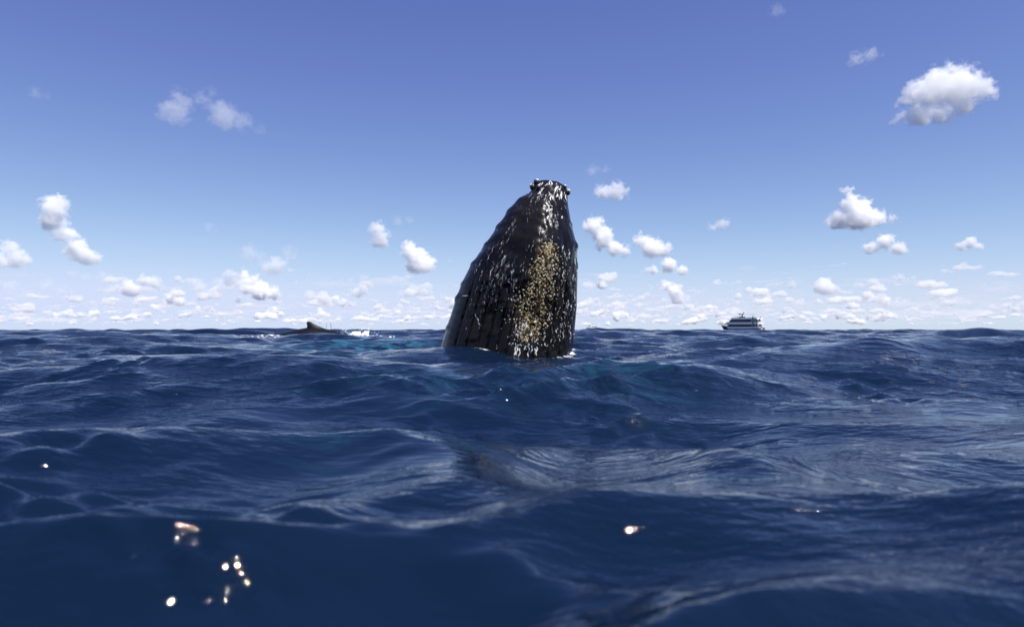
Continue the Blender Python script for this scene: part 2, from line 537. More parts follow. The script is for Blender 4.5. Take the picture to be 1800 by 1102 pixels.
def whale_material():
    m = NT("whale_skin")
    tc = m.n("ShaderNodeTexCoord")
    pale = m.n("ShaderNodeAttribute", attribute_name="pale")
    och = m.n("ShaderNodeAttribute", attribute_name="ochre")
    n1 = m.n("ShaderNodeTexNoise", i_Scale=2.0, i_Detail=6.0, i_Roughness=0.6)
    n2 = m.n("ShaderNodeTexNoise", i_Scale=30.0, i_Detail=4.0, i_Roughness=0.7)
    mp = m.n("ShaderNodeMapping"); mp.inputs["Scale"].default_value = (1, 1, 0.3)
    m.l(tc.outputs["Object"], n1.inputs["Vector"]); m.l(tc.outputs["Object"], mp.inputs["Vector"])
    m.l(mp.outputs[0], n2.inputs["Vector"])
    c0 = m.mix(m.ramp(n1.outputs["Fac"], 0.3, 0.7), (0.0035, 0.0035, 0.0045), (0.011, 0.0095, 0.0095))
    of = m.math('MULTIPLY', m.ramp(n2.outputs["Fac"], 0.45, 0.65), m.math('MULTIPLY', och.outputs["Fac"], 0.5))
    c1 = m.mix(of, c0, (0.22, 0.15, 0.06))
    pf = m.math('MULTIPLY', m.ramp(pale.outputs["Fac"], 0.18, 0.6), m.math('MULTIPLY_ADD', m.ramp(n2.outputs["Fac"], 0.3, 0.6), 0.5, 0.5))
    mp3 = m.n("ShaderNodeMapping"); mp3.inputs["Scale"].default_value = (1, 1, 0.16); mp3.inputs["Rotation"].default_value = (0, R(9), 0)
    m.l(tc.outputs["Object"], mp3.inputs["Vector"])
    n3 = m.n("ShaderNodeTexNoise", i_Scale=24.0, i_Detail=5.0, i_Roughness=0.75); m.l(mp3.outputs[0], n3.inputs["Vector"])
    n4 = m.n("ShaderNodeTexNoise", i_Scale=2.6, i_Detail=3.0); m.l(tc.outputs["Object"], n4.inputs["Vector"])
    sf = m.math('MULTIPLY', m.ramp(n3.outputs["Fac"], 0.60, 0.72), m.ramp(n4.outputs["Fac"], 0.44, 0.62))
    c1 = m.mix(sf, c1, (0.20, 0.20, 0.215))
    c2 = m.mix(pf, c1, (0.74, 0.73, 0.72))
    b = m.n("ShaderNodeBsdfPrincipled", i_IOR=1.36)
    m.l(c2, b.inputs["Base Color"])
    m.l(m.math('MULTIPLY_ADD', n2.outputs["Fac"], 0.30, 0.10), b.inputs["Roughness"])
    b.inputs["Specular IOR Level"].default_value = 0.3
    bp = m.n("ShaderNodeBump", i_Strength=0.35, i_Distance=0.012)
    m.l(m.math('ADD', n2.outputs["Fac"], pf), bp.inputs["Height"])
    m.l(bp.outputs[0], b.inputs["Normal"])
    m.l(b.outputs[0], m.out.inputs[0])
    return m.mat

skin = whale_material()
whale = empty("humpback_whale", (0, WHALE_D, 0))
tag(whale, "black barnacled whale rearing its head straight up out of the water", "whale")
body = obj("body", build_whale(), skin, whale)

def barnacle_proto(seed, seg=8):
    r = np.random.default_rng(seed)
    prof = [(1.0, -0.15), (0.92, 0.30), (0.70, 0.66), (0.48, 0.78), (0.34, 0.62), (0.0, 0.45)]
    v = []; f = []
    for pr, pz in prof[:-1]:
        for k in range(seg):
            a = 2 * math.pi * k / seg
            j = 1 + 0.14 * r.standard_normal()
            v.append((pr * j * math.cos(a), pr * j * math.sin(a), pz * (1 + 0.08 * r.standard_normal())))
    v.append((0, 0, prof[-1][1]))
    for q in range(len(prof) - 2):
        for k in range(seg):
            k2 = (k + 1) % seg
            f.append((q * seg + k, q * seg + k2, (q + 1) * seg + k2)); f.append((q * seg + k, (q + 1) * seg + k2, (q + 1) * seg + k))
    top = (len(prof) - 2) * seg
    for k in range(seg): f.append((top + k, top + (k + 1) % seg, len(v) - 1))
    return np.array(v), np.array(f)

def surf_frame(px, py):
    a, b = ext(py); u = np.clip((px - (a + b) / 2) / ((b - a) / 2), -0.985, 0.985)
    def P(u, py):
        q = whale_surface(np.array([u]), np.array([py], float), np.array([-1]))
        return Vector((float(q[0][0]), float(q[1][0]), float(q[2][0])))
    p = P(u, py)
    tu = P(min(u + 0.01, .999), py) - P(u - 0.01, py); tv = P(u, py - 1.0) - P(u, py + 1.0)
    n = tu.cross(tv).normalized()
    if n.y > 0.2: n = -n
    return p, n

def gold_material():
    m = NT("barnacle_gold")
    geo = m.n("ShaderNodeNewGeometry")
    cr = m.n("ShaderNodeValToRGB"); m.l(geo.outputs["Random Per Island"], cr.inputs[0])
    e = cr.color_ramp.elements
    e[0].position = 0.0; e[0].color = (0.10, 0.07, 0.03, 1)
    e[1].position = 1.0; e[1].color = (0.78, 0.75, 0.66, 1)
    for p, c in ((0.25, (0.22, 0.15, 0.05)), (0.55, (0.42, 0.31, 0.11)), (0.8, (0.58, 0.48, 0.26))):
        q = e.new(p); q.color = (*c, 1)
    b = m.n("ShaderNodeBsdfPrincipled", i_Roughness=0.6)
    nz = m.n("ShaderNodeTexNoise", i_Scale=70.0, i_Detail=3.0)
    bp = m.n("ShaderNodeBump", i_Strength=0.4, i_Distance=0.01)
    m.l(nz.outputs["Fac"], bp.inputs["Height"]); m.l(bp.outputs[0], b.inputs["Normal"])
    m.l(cr.outputs[0], b.inputs["Base Color"]); m.l(b.outputs[0], m.out.inputs[0])
    return m.mat
gold = gold_material()
chalk = simple_mat("barnacle_white", (0.60, 0.59, 0.56), 0.65, 0.25, 20, bump=0.4)
dark = simple_mat("tubercle_skin", (0.016, 0.015, 0.016), 0.35, 0.3, 12, bump=0.3)
protos = [barnacle_proto(s) for s in range(5)]
rb = np.random.default_rng(77)
def cluster(name, n, sampler, size, mat, label):
    V = []; Fc = []; off = 0
    for _ in range(n):
        px, py = sampler()
        p, nn = surf_frame(px, py)
        rad = rb.uniform(*size) * WS
        pv, pf = protos[rb.integers(5)]
        M = nn.to_track_quat('Z', 'Y').to_matrix() @ Matrix.Rotation(rb.uniform(0, 6.28), 3, 'Z')
        w = (np.array(M) @ (pv * rad).T).T + np.array(p)
        V.append(w); Fc.append(pf + off); off += len(pv)
    me = mesh_np(name, np.vstack(V), np.vstack(Fc))
    o = obj(name, me, mat, whale)
    o["kind"] = "stuff"; o["label"] = label
    return o
def s_gold():
    while True:
        py = rb.uniform(440, 598)
        cx = np.interp(py, [440, 480, 540, 580, 600], [962, 952, 932, 925, 925])
        w = np.interp(py, [440, 480, 520, 550, 585, 600], [9, 17, 29, 32, 19, 7])
        d = rb.normal(0, 0.62)
        if abs(d) < 2.0: return cx + d * w, py
def s_white():
    py = rb.uniform(430, 616)
    cx = np.interp(py, [430, 480, 540, 616], [965, 955, 935, 928])
    w = np.interp(py, [430, 480, 540, 616], [10, 22, 38, 42])
    return cx + rb.normal(0, 0.6) * w, py
cluster("gold_barnacle_patch", 1150, s_gold, (0.4, 1.7), gold, "golden crust of barnacles along the throat ridge")
cluster("white_barnacle_patch", 190, s_white, (0.4, 1.25), chalk, "white barnacles scattered round the golden crust")
def s_right(): return rb.uniform(980, 1010), rb.uniform(450, 600)
cluster("flank_barnacle_patch", 30, s_right, (0.6, 1.5), chalk, "small white barnacles down the sunlit flank")
# chin knobs, each with its own white barnacle
for px, py, r_, lift in ((934, 333, 6.0, 0), (943, 325, 5.5, 0), (946, 337, 5.0, 0), (994, 343, 6.0, 0), (990, 334, 4.2, 0), (964, 377, 2.6, 0)):
    p, nn = surf_frame(px, py)
    bm = bmesh.new()
    bmesh.ops.create_icosphere(bm, subdivisions=2, radius=1)
    for v in bm.verts:
        v.co *= (1 + 0.22 * mnoise.noise(v.co * 1.6 + Vector((px, py, 0))))
        v.co = v.co * r_ * WS + p + nn * (r_ * WS * 0.15)
    t = bm_obj("tubercle", bm, dark, whale, True)
    pv, pf = protos[rb.integers(5)]
    for q in range(2):
        nn2 = (nn + Vector((0.5 * rb.normal() + 0.2, -0.4, 0.45 + 0.4 * rb.normal()))).normalized()
        M = nn2.to_track_quat('Z', 'Y').to_matrix()
        rr_ = r_ * WS * (0.48, 0.34)[q]
        w = (np.array(M) @ (pv * rr_).T).T + np.array(p + nn * (r_ * WS * 0.15) + nn2 * (r_ * WS * 0.72))
        obj("barnacle", mesh_np("barnacle", w, pf), chalk, t)

# ------------------------------------------------------------------ second whale: back and dorsal fin
def build_second_whale():
    root = empty("surfacing_whale", (W2.x, W2.y, 0), R(6))
    tag(root, "low dark whale back with small hooked dorsal fin breaking the surface", "whale")
    # body axis along +x (head towards the splash)
    st = [(-6.0, -0.42, .10, .16), (-5.0, -0.52, .32, .34), (-3.6, -0.60, .50, .52), (-2.0, -0.47, .75, .72), (-0.8, -0.28, .95, .88), (0.4, -.45, 1.1, .95),
          (1.6, -.75, 1.2, 1.0), (3.0, -0.98, 1.15, .98), (4.4, -1.05, .85, .75), (5.4, -1.1, .3, .3)]
    st = np.array(st); xs = np.linspace(-6, 5.4, 90); n = 48
    cz = np.interp(xs, st[:, 0], st[:, 1]); hw = np.interp(xs, st[:, 0], st[:, 2]); hh = np.interp(xs, st[:, 0], st[:, 3])
    ker = np.ones(9) / 9
    pad = lambda a: np.convolve(np.pad(a, 4, mode='edge'), ker, 'valid')
    cz, hw, hh = pad(cz), pad(hw), pad(hh)
    a = np.linspace(0, 2 * math.pi, n, endpoint=False)
    X = np.repeat(xs[:, None], n, 1); Yv = hw[:, None] * np.cos(a)[None]; Z = (cz)[:, None] - hh[:, None] * 0 + hh[:, None] * np.sin(a)[None] - 0.28
    top = np.exp(-((np.cos(a)) / 0.25) ** 2) * (np.sin(a) > 0)
    Z = Z + 0.05 * top[None] + 0.012 * lowfreq(X, Yv, 0.7, 2)
    v = np.stack([X, Yv, Z], -1).reshape(-1, 3)
    i = np.arange(len(xs) - 1)[:, None] * n; j = np.arange(n)[None]; jn = (j + 1) % n
    f = np.stack([i + j, i + jn, i + n + jn, i + n + j], -1).reshape(-1, 4)
    me = mesh_np("back", v, f)
    bm = bmesh.new(); bm.from_mesh(me); bm.verts.ensure_lookup_table()
    N = len(v)
    bm.faces.new([bm.verts[k] for k in range(n)]); bm.faces.new([bm.verts[k] for k in range(N - n, N)])
    bmesh.ops.recalc_face_normals(bm, faces=bm.faces); bm.to_mesh(me); bm.free()
    me.polygons.foreach_set("use_smooth", np.ones(len(me.polygons), bool))
    obj("back", me, skin2, root)
    # dorsal fin on a broad fleshy hump, tip hooked to the rear (-x)
    prof = [(-1.05, -0.12), (-0.80, 0.12), (-0.66, 0.30), (-0.64, 0.45), (-0.70, 0.60), (-0.66, 0.68), (-0.54, 0.70), (-0.40, 0.64),
            (-0.15, 0.48), (0.15, 0.34), (0.5, 0.20), (0.95, 0.02), (1.5, -0.22), (1.5, -0.5), (-1.05, -0.5)]
    bm = bmesh.new()
    def th(x, z): return max(0.03, 0.34 * (1 - np.clip((z + 0.25) / 0.95, 0, 1)) ** 1.2 + 0.035)
    L = [bm.verts.new((x, -th(x, z) * (0.3 if z > -.4 else 1), z)) for x, z in prof]
    Rr = [bm.verts.new((x, th(x, z) * (0.3 if z > -.4 else 1), z)) for x, z in prof]
    m = len(prof)
    # mid line points bulge the sides
    for side, ring in ((-1, L), (1, Rr)):
        c = [bm.verts.new((0.8 * (x + 0.1) - 0.12, side * th(x, z * 0.75) * 0.9, z * 0.75 - 0.05)) for x, z in prof]
        for k in range(m):
            bm.faces.new([ring[k], ring[(k + 1) % m], c[(k + 1) % m], c[k]])
        bm.faces.new(c)
    for k in range(m):
        bm.faces.new([L[k], Rr[k], Rr[(k + 1) % m], L[(k + 1) % m]])
    bmesh.ops.recalc_face_normals(bm, faces=bm.faces)
    fin = bm_obj("dorsal_fin", bm, skin2, root, True)
    fin.scale = (1.12, 1.3, 1.05)
    md = fin.modifiers.new("s", 'SUBSURF'); md.levels = 2; md.render_levels = 2
    return root

skin2 = simple_mat("whale_back_skin", (0.0055, 0.006, 0.008), 0.45, 0.35, 2.5, bump=0.4)
next(n for n in skin2.node_tree.nodes if n.type == 'BSDF_PRINCIPLED').inputs["Specular IOR Level"].default_value = 0.15
whale2 = build_second_whale()
whale2.location.z = sea_z(W2.x, W2.y) * 0.3 + 0.30
whale2.scale = (0.9, 0.9, 0.92)

# ------------------------------------------------------------------ splash beside the second whale
def foam_lump(name, blobs, voxel, amp, scale, seed):
    bm = bmesh.new()
    for c, r_, sq in blobs:
        M = Matrix.Translation(c) @ Matrix.Diagonal((r_, r_, r_ * sq, 1))
        bmesh.ops.create_icosphere(bm, subdivisions=3, radius=1, matrix=M)
    return remesh_bm(bm, name, voxel, amp, scale, seed)
def remesh_bm(bm, name, voxel, amp, scale, seed):
    me = bpy.data.meshes.new(name); bm.to_mesh(me); bm.free()
    o = bpy.data.objects.new(name + "_tmp", me); sc.collection.objects.link(o)
    md = o.modifiers.new("r", 'REMESH'); md.mode = 'VOXEL'; md.voxel_size = voxel
    dg = bpy.context.evaluated_depsgraph_get()
    ev = o.evaluated_get(dg)
    me2 = bpy.data.meshes.new_from_object(ev)
    bpy.data.objects.remove(o); bpy.data.meshes.remove(me)
    n = len(me2.vertices)
    co = np.empty(n * 3, np.float32); me2.vertices.foreach_get("co", co); co = co.reshape(-1, 3)
    nn = np.empty(n * 3, np.float32); me2.vertices.foreach_get("normal", nn); nn = nn.reshape(-1, 3)
    off = Vector((seed * 7.13, seed * 3.7, seed * 1.9))
    for k in range(n):
        p = Vector(co[k]) * scale + off
        d = mnoise.fractal(p, 0.85, 2.1, 5)
        co[k] += nn[k] * (amp * d)
    me2.vertices.foreach_set("co", co.ravel()); me2.name = name
    me2.polygons.foreach_set("use_smooth", np.ones(len(me2.polygons), bool))
    me2.update()
    return me2

white_water = simple_mat("white_water", (0.80, 0.82, 0.84), 0.6, 0.08, 6, bump=0.5)
rs = np.random.default_rng(5)
sp_c = Vector(((622 - 900) * 38 / F, 38.0, 0))
blobs = []
for k in range(46):
    t = rs.normal(0.1, 0.55); hgt = max(0, 0.42 * math.exp(-((t - 0.35) / 0.55) ** 2) * rs.random() ** 0.6)
    blobs.append((Vector((t, rs.normal(0, 0.25), hgt * 0.9 - 0.05)), rs.uniform(0.06, 0.17), rs.uniform(0.6, 1.1)))
for k in range(30):
    blobs.append((Vector((rs.normal(0, 1.1), rs.normal(-0.2, 0.5), rs.uniform(-0.02, 0.08))), rs.uniform(0.04, 0.12), 0.45))
for k in range(90):
    t = rs.normal(0.3, 0.6)
    blobs.append((Vector((t, rs.normal(0, 0.3), abs(rs.normal(0, 0.3)) + 0.08)), rs.uniform(0.012, 0.03), 1))
spl = obj("splash", foam_lump("splash", blobs, 0.022, 0.035, 7.0, 2), white_water, None, sp_c)
spl.location.z = sea_z(sp_c.x, sp_c.y) * 0.5 + 0.10
tag(spl, "burst of white water thrown up just beyond the turquoise patch", "splash", kind="stuff")

# ------------------------------------------------------------------ boats
def box(bm, x0, x1, y0, y1, z0, z1, rake0=0.0, rake1=0.0, ty=0.0):
    """box; rake moves the top edge in x at each end, ty narrows the top in y"""
    v = [bm.verts.new(c) for c in ((x0, y0, z0), (x1, y0, z0), (x1, y1, z0), (x0, y1, z0),
                                   (x0 + rake0, y0 + ty, z1), (x1 + rake1, y0 + ty, z1), (x1 + rake1, y1 - ty, z1), (x0 + rake0, y1 - ty, z1))]
    for q in ((0, 3, 2, 1), (4, 5, 6, 7), (0, 1, 5, 4), (1, 2, 6, 5), (2, 3, 7, 6), (3, 0, 4, 7)):
        bm.faces.new([v[k] for k in q])
def bar(bm, a, b, r, seg=6):
    a, b = Vector(a), Vector(b)
    d = b - a
    M = Matrix.Translation((a + b) / 2) @ d.to_track_quat('Z', 'Y').to_matrix().to_4x4()
    bmesh.ops.create_cone(bm, cap_ends=True, segments=seg, radius1=r, radius2=r, depth=d.length, matrix=M)
def hull_bm(L, B, z_keel, z_deck, bow_rise, flare=0.25, n=24):
    """hull with pointed raked bow at -x, transom at +x"""
    bm = bmesh.new(); rings = []
    for i in range(n):
        t = i / (n - 1); x0 = -L / 2 + L * t
        w = B / 2 * min(1.0, (math.sin(min(1, t / 0.42) * math.pi / 2)) ** 0.8 + 0.02)
        zd = z_deck + bow_rise * (1 - min(1, t / 0.55)) ** 1.7
        rk = (1 - min(1, t / 0.35)) ** 1.5
        row = []
        for s, (fy, fz) in enumerate(((0, 0), (0.55, 0.12), (0.84, 0.5), (1.0, 1.0))):
            z = z_keel + (zd - z_keel) * fz
            x = x0 + rk * L * 0.10 * (1 - fz)
            row.append((x, w * fy, z))
        ring = [bm.verts.new((x, -y, z)) for x, y, z in reversed(row)] + [bm.verts.new(c) for c in row[1:]]
        rings.append(ring)
    for a, b in zip(rings, rings[1:]):
        for k in range(len(a) - 1):
            bm.faces.new([a[k], a[k + 1], b[k + 1], b[k]])
        bm.faces.new([a[-1], a[0], b[0], b[-1]])
    bm.faces.new(rings[0]); bm.faces.new(rings[-1])
    return bm

white = simple_mat("boat_white", (0.78, 0.78, 0.78), 0.35, 0.06, 0.6)
navy = simple_mat("boat_navy", (0.015, 0.022, 0.05), 0.3, 0.2, 0.6)
glass = simple_mat("boat_glass", (0.004, 0.005, 0.008), 0.45, 0.2, 1.0)
green = simple_mat("boat_green", (0.010, 0.11, 0.075), 0.4, 0.1, 1.0)
steel = simple_mat("boat_mast", (0.045, 0.050, 0.065), 0.45, 0.2, 1.0)
orange = simple_mat("lifebuoy_orange", (0.55, 0.12, 0.04), 0.5, 0.1, 2.0)

def tour_boat():
    d = 350.0
    loc = ((1303 - 900) * d / F, d, 0.35)
    root = empty("tour_boat", loc, math.atan2(0.75, -0.66) - math.pi)   # bow is local -x
    root.scale = (0.93, 0.93, 0.86)
    tag(root, "white three-deck passenger boat with dark window bands and green stern trim", "boat")
    P = lambda name, bm, mat, parent=root: bm_obj(name, bm, mat, parent)
    hl = P("hull", hull_bm(25, 6.6, -1.0, 1.5, 1.5), navy)
    bm = bmesh.new(); box(bm, -6.4, 12.3, -3.32, 3.32, 0.95, 1.95, 0.1); P("bulwark", bm, white, hl)
    # main deck cabin
    bm = bmesh.new(); box(bm, -7.4, 8.4, -2.9, 2.9, 1.96, 3.40, 0.5); P("main_cabin", bm, white)
    bm = bmesh.new()
    for s in (-1, 1):
        box(bm, -6.2, 7.9, s * 2.9 - 0.09, s * 2.9 + 0.09, 2.0, 3.34)
    P("window_band", bm, glass)
    bm = bmesh.new(); box(bm, -8.6, 11.6, -3.2, 3.2, 3.41, 4.80, 1.5); P("upper_deck", bm, white)
    bm = bmesh.new(); box(bm, -5.8, 8.3, -2.85, 2.85, 4.81, 6.25, 1.3); P("upper_cabin", bm, white)
    bm = bmesh.new(); box(bm, -6.0, 7.7, -2.95, 2.95, 4.84, 6.22, 1.3); P("window_band", bm, glass)
    bm = bmesh.new(); box(bm, -4.9, 11.0, -3.0, 3.0, 6.26, 7.2, 0.9, -0.2); P("sun_deck", bm, white)
    bm = bmesh.new(); box(bm, -1.4, 1.4, -1.3, 1.3, 7.36, 8.1, 0.9, -0.1); P("wheelhouse_roof", bm, steel)
    for z0, z1 in ((1.97, 3.40), (3.3, 4.97), (4.96, 6.26), (6.2, 7.38)):
        bm = bmesh.new(); box(bm, 8.42, 9.05, -3.34, 3.34, z0 + 0.01, z1 + 0.005); P("stern_trim", bm, green)
    for s in (-1, 1):
        for xp in (10.0, 11.5):
            for z0, z1 in ((1.95, 3.41), (4.95, 6.27)):
                bm = bmesh.new(); bar(bm, (xp, s * 2.9, z0), (xp, s * 2.9, z1), 0.14); P("post", bm, white)
    bm = bmesh.new(); box(bm, 9.06, 11.2, -1.6, 1.6, 1.96, 3.4); P("stair_block", bm, steel)
    bm = bmesh.new(); box(bm, 9.06, 10.6, -1.2, 1.2, 4.96, 6.25); P("stair_block", bm, steel)
    # mast with radar, aerials
    bm = bmesh.new()
    bar(bm, (0.4, 0, 8.0), (1.1, 0, 9.6), 0.32); bar(bm, (1.1, 0, 9.5), (1.7, 0, 11.2), 0.12)
    bar(bm, (-1.2, 0, 9.3), (1.0, 0, 9.35), 0.18); bar(bm, (0.9, -1.2, 9.7), (0.9, 1.2, 9.7), 0.09)
    mast = P("mast", bm, steel)
    bm = bmesh.new(); bar(bm, (1.3, 0, 9.45), (7.6, 0, 9.2), 0.06); bar(bm, (7.6, 0, 7.3), (7.6, 0, 9.9), 0.07); P("aerial", bm, steel, mast)
    bm = bmesh.new(); box(bm, -1.7, -0.4, -0.7, 0.7, 9.5, 9.75); P("radar", bm, steel, mast)
    bm = bmesh.new(); bar(bm, (11.3, -2.2, 4.96), (12.9, -2.4, 7.6), 0.16); P("flag_pole", bm, steel)
    for k in range(9):
        bm = bmesh.new(); box(bm, -4 + k * 1.5, -3.6 + k * 1.5, -2.8, -2.5, 7.36, 7.36 + (0.35 + 0.2 * (k % 3)), 0.08); P("deck_locker", bm, steel)
    bm = bmesh.new()
    for k in range(8): bar(bm, (-11.8 + k * 0.5, -1.0 - k * 0.14, 2.9 - k * .1), (-11.8 + k * 0.5, -1.0 - k * 0.14, 3.9 - k * .1), 0.04)
    bar(bm, (-12.3, -0.6, 3.95), (-8.2, -2.1, 3.2), 0.05)
    P("bow_rail", bm, steel)
    for yy in (-2.0, 2.0):
        bm = bmesh.new(); box(bm, 12.25, 13.3, yy - 1.0, yy + 1.0, 0.2, 1.1); P("dive_platform", bm, white)
    for k, yy in enumerate((-1.2, 0.9)):
        bm = bmesh.new()
        bmesh.ops.create_uvsphere(bm, u_segments=10, v_segments=6, radius=0.45, matrix=Matrix.Translation((12.6, yy, 1.7)))
        P("fender", bm, orange if k == 0 else white)
    return root
tour_boat()

def cruiser():
    d = 430.0
    root = empty("motor_cruiser", ((1043 - 900) * d / F, d, 0.75), math.pi + R(35))
    tag(root, "tiny white cabin cruiser on the horizon right beside the upright whale", "boat")
    P = lambda name, bm, mat, parent=root: bm_obj(name, bm, mat, parent)
    P("hull", hull_bm(9.0, 3.2, -0.5, 1.2, 0.7), white)
    bm = bmesh.new(); box(bm, -2.4, 3.0, -1.3, 1.3, 1.2, 2.25, 1.0, -0.1, 0.1); P("cabin", bm, white)
    bm = bmesh.new(); box(bm, -2.05, 2.5, -1.34, 1.34, 1.5, 2.0, 0.45, 0.05, 0.05); P("window_band", bm, glass)
    bm = bmesh.new(); box(bm, -0.8, 2.6, -1.1, 1.1, 2.26, 2.75, 0.5); P("flybridge", bm, white)
    for xx in (-0.2, 1.9):
        for yy in (-1, 1):
            bm = bmesh.new(); bar(bm, (xx, yy, 2.7), (xx, yy, 3.5), 0.06); P("post", bm, steel)
    bm = bmesh.new(); box(bm, -0.6, 2.3, -1.2, 1.2, 3.5, 3.62); P("canopy", bm, white)
    return root
cruiser()

def far_boat():
    d = 300.0
    root = empty("open_boat", ((579 - 900) * d / F, d, -0.1), R(8))
    tag(root, "two thin masts of a small boat hidden by swell behind the dorsal fin", "boat")
    bm_obj("hull", hull_bm(6.5, 2.2, -0.5, 0.25, 0.15), steel, root)
    bm = bmesh.new(); bar(bm, (0.9, 0, 0.5), (0.6, 0, 3.0), 0.10); bar(bm, (0.6, 0, 3.0), (0.45, 0, 4.1), 0.05); bm_obj("mast", bm, steel, root)
    bm = bmesh.new(); bar(bm, (-1.3, 0, 0.5), (-1.3, 0, 3.5), 0.06); bar(bm, (-1.3, 0, 3.4), (-0.9, 0, 3.4), 0.05); bm_obj("pole", bm, steel, root)
    return root
far_boat()

# ------------------------------------------------------------------ clouds
def cloud_mat(name, sigma):
    m = NT(name)
    v = m.n("ShaderNodeVolumePrincipled")
    v.inputs["Color"].default_value = (1, 1, 1, 1)
    v.inputs["Density"].default_value = sigma
    v.inputs["Anisotropy"].default_value = 0.0
    m.l(v.outputs[0], m.out.inputs["Volume"])
    return m.mat

def cumulus_mat(spheres, sigma, rm, seed, amp):
    """vapour whose density follows a set of billows, eaten away by fractal noise"""
    m = NT("cloud_vapour")
    tc = m.n("ShaderNodeTexCoord")
    co = tc.outputs["Object"]
    wv = m.n("ShaderNodeTexNoise", i_Scale=0.85 / rm, i_Detail=2.0, i_Roughness=0.5)
    off = m.n("ShaderNodeVectorMath", operation='ADD'); m.l(co, off.inputs[0]); off.inputs[1].default_value = (seed * 911.0, seed * 373.0, 0)
    m.l(off.outputs[0], wv.inputs["Vector"])
    w1 = m.n("ShaderNodeVectorMath", operation='SUBTRACT'); m.l(wv.outputs["Color"], w1.inputs[0]); w1.inputs[1].default_value = (0.5, 0.5, 0.5)
    w2 = m.n("ShaderNodeVectorMath", operation='MULTIPLY'); m.l(w1.outputs[0], w2.inputs[0]); w2.inputs[1].default_value = (2.2 * rm, 2.0 * rm, 1.3 * rm)
    w3 = m.n("ShaderNodeVectorMath", operation='ADD'); m.l(co, w3.inputs[0]); m.l(w2.outputs[0], w3.inputs[1])
    field = None
    for c, r_ in spheres:
        dn = m.n("ShaderNodeVectorMath", operation='DISTANCE')
        m.l(w3.outputs[0], dn.inputs[0]); dn.inputs[1].default_value = c
        q = m.math('MULTIPLY_ADD', dn.outputs["Value"], -1.0 / rm, r_ / rm)
        field = q if field is None else m.math('SMOOTH_MAX', field, q, 0.45)
    mp = m.n("ShaderNodeMapping"); m.l(co, mp.inputs["Vector"])
    mp.inputs["Location"].default_value = (seed * 3.1, seed * 1.7, seed * 5.3)
    mp.inputs["Scale"].default_value = (1 / rm, 1 / rm, 1.15 / rm)
    nz = m.n("ShaderNodeTexNoise", i_Scale=1.35, i_Detail=7.0, i_Roughness=0.68, i_Distortion=0.3)
    m.l(mp.outputs[0], nz.inputs["Vector"])
    d = m.math('ADD', field, m.math('MULTIPLY', m.math('SUBTRACT', nz.outputs["Fac"], 0.54), amp))
    sep = m.n("ShaderNodeSeparateXYZ"); m.l(co, sep.inputs[0])
    d = m.math('SUBTRACT', d, m.math('MULTIPLY', m.ramp(m.math('MULTIPLY', sep.outputs[2], -1.0 / rm), -0.1, 0.7), 0.5))   # flat base
    dens = m.math('MULTIPLY', m.ramp(d, -0.10, 0.40 if sigma * rm > 0.8 else 0.8), sigma)
    v = m.n("ShaderNodeVolumePrincipled")
    v.inputs["Color"].default_value = (1, 1, 1, 1)
    v.inputs["Anisotropy"].default_value = -0.15
    m.l(dens, v.inputs["Density"])
    m.l(v.outputs[0], m.out.inputs["Volume"])
    return m.mat

CLOUD_BASE = 850.0
def cloud(circles, tau, label, seed, amp=3.0, group=None):
    c = np.array(circles, float)
    x0 = (c[:, 0] * c[:, 2]).sum() / c[:, 2].sum()
    ybase = (c[:, 1] + c[:, 2] * 0.7).max()
    d = CLOUD_BASE * F / (HORIZON - ybase)
    s = d / F
    o3 = at(x0, ybase, d)
    r0 = np.random.default_rng(seed)
    rm = float(np.median(c[:, 2])) * s
    sph = []
    bm = bmesh.new()
    for px, py, r_ in c:
        p = ((px - x0) * s, r_ * s * r0.normal(0, 0.3), (ybase - py) * s)
        sph.append((p, r_ * s * 1.16))
        M = Matrix.Translation(p) @ Matrix.Diagonal((r_ * s * 1.16 + rm * 0.8,) * 3 + (1,))
        bmesh.ops.create_icosphere(bm, subdivisions=2, radius=1, matrix=M)
    me = remesh_bm(bm, "cloud", rm * 0.45, rm * 0.12, 1.0 / rm, seed)
    o = obj("cloud", me, cumulus_mat(sph, (0.36 if tau > 1.5 else 0.26) * tau / rm, rm, seed, amp if tau > 1.5 else amp * 1.15), None, o3)
    tag(o, label, "cloud", group)
    return o

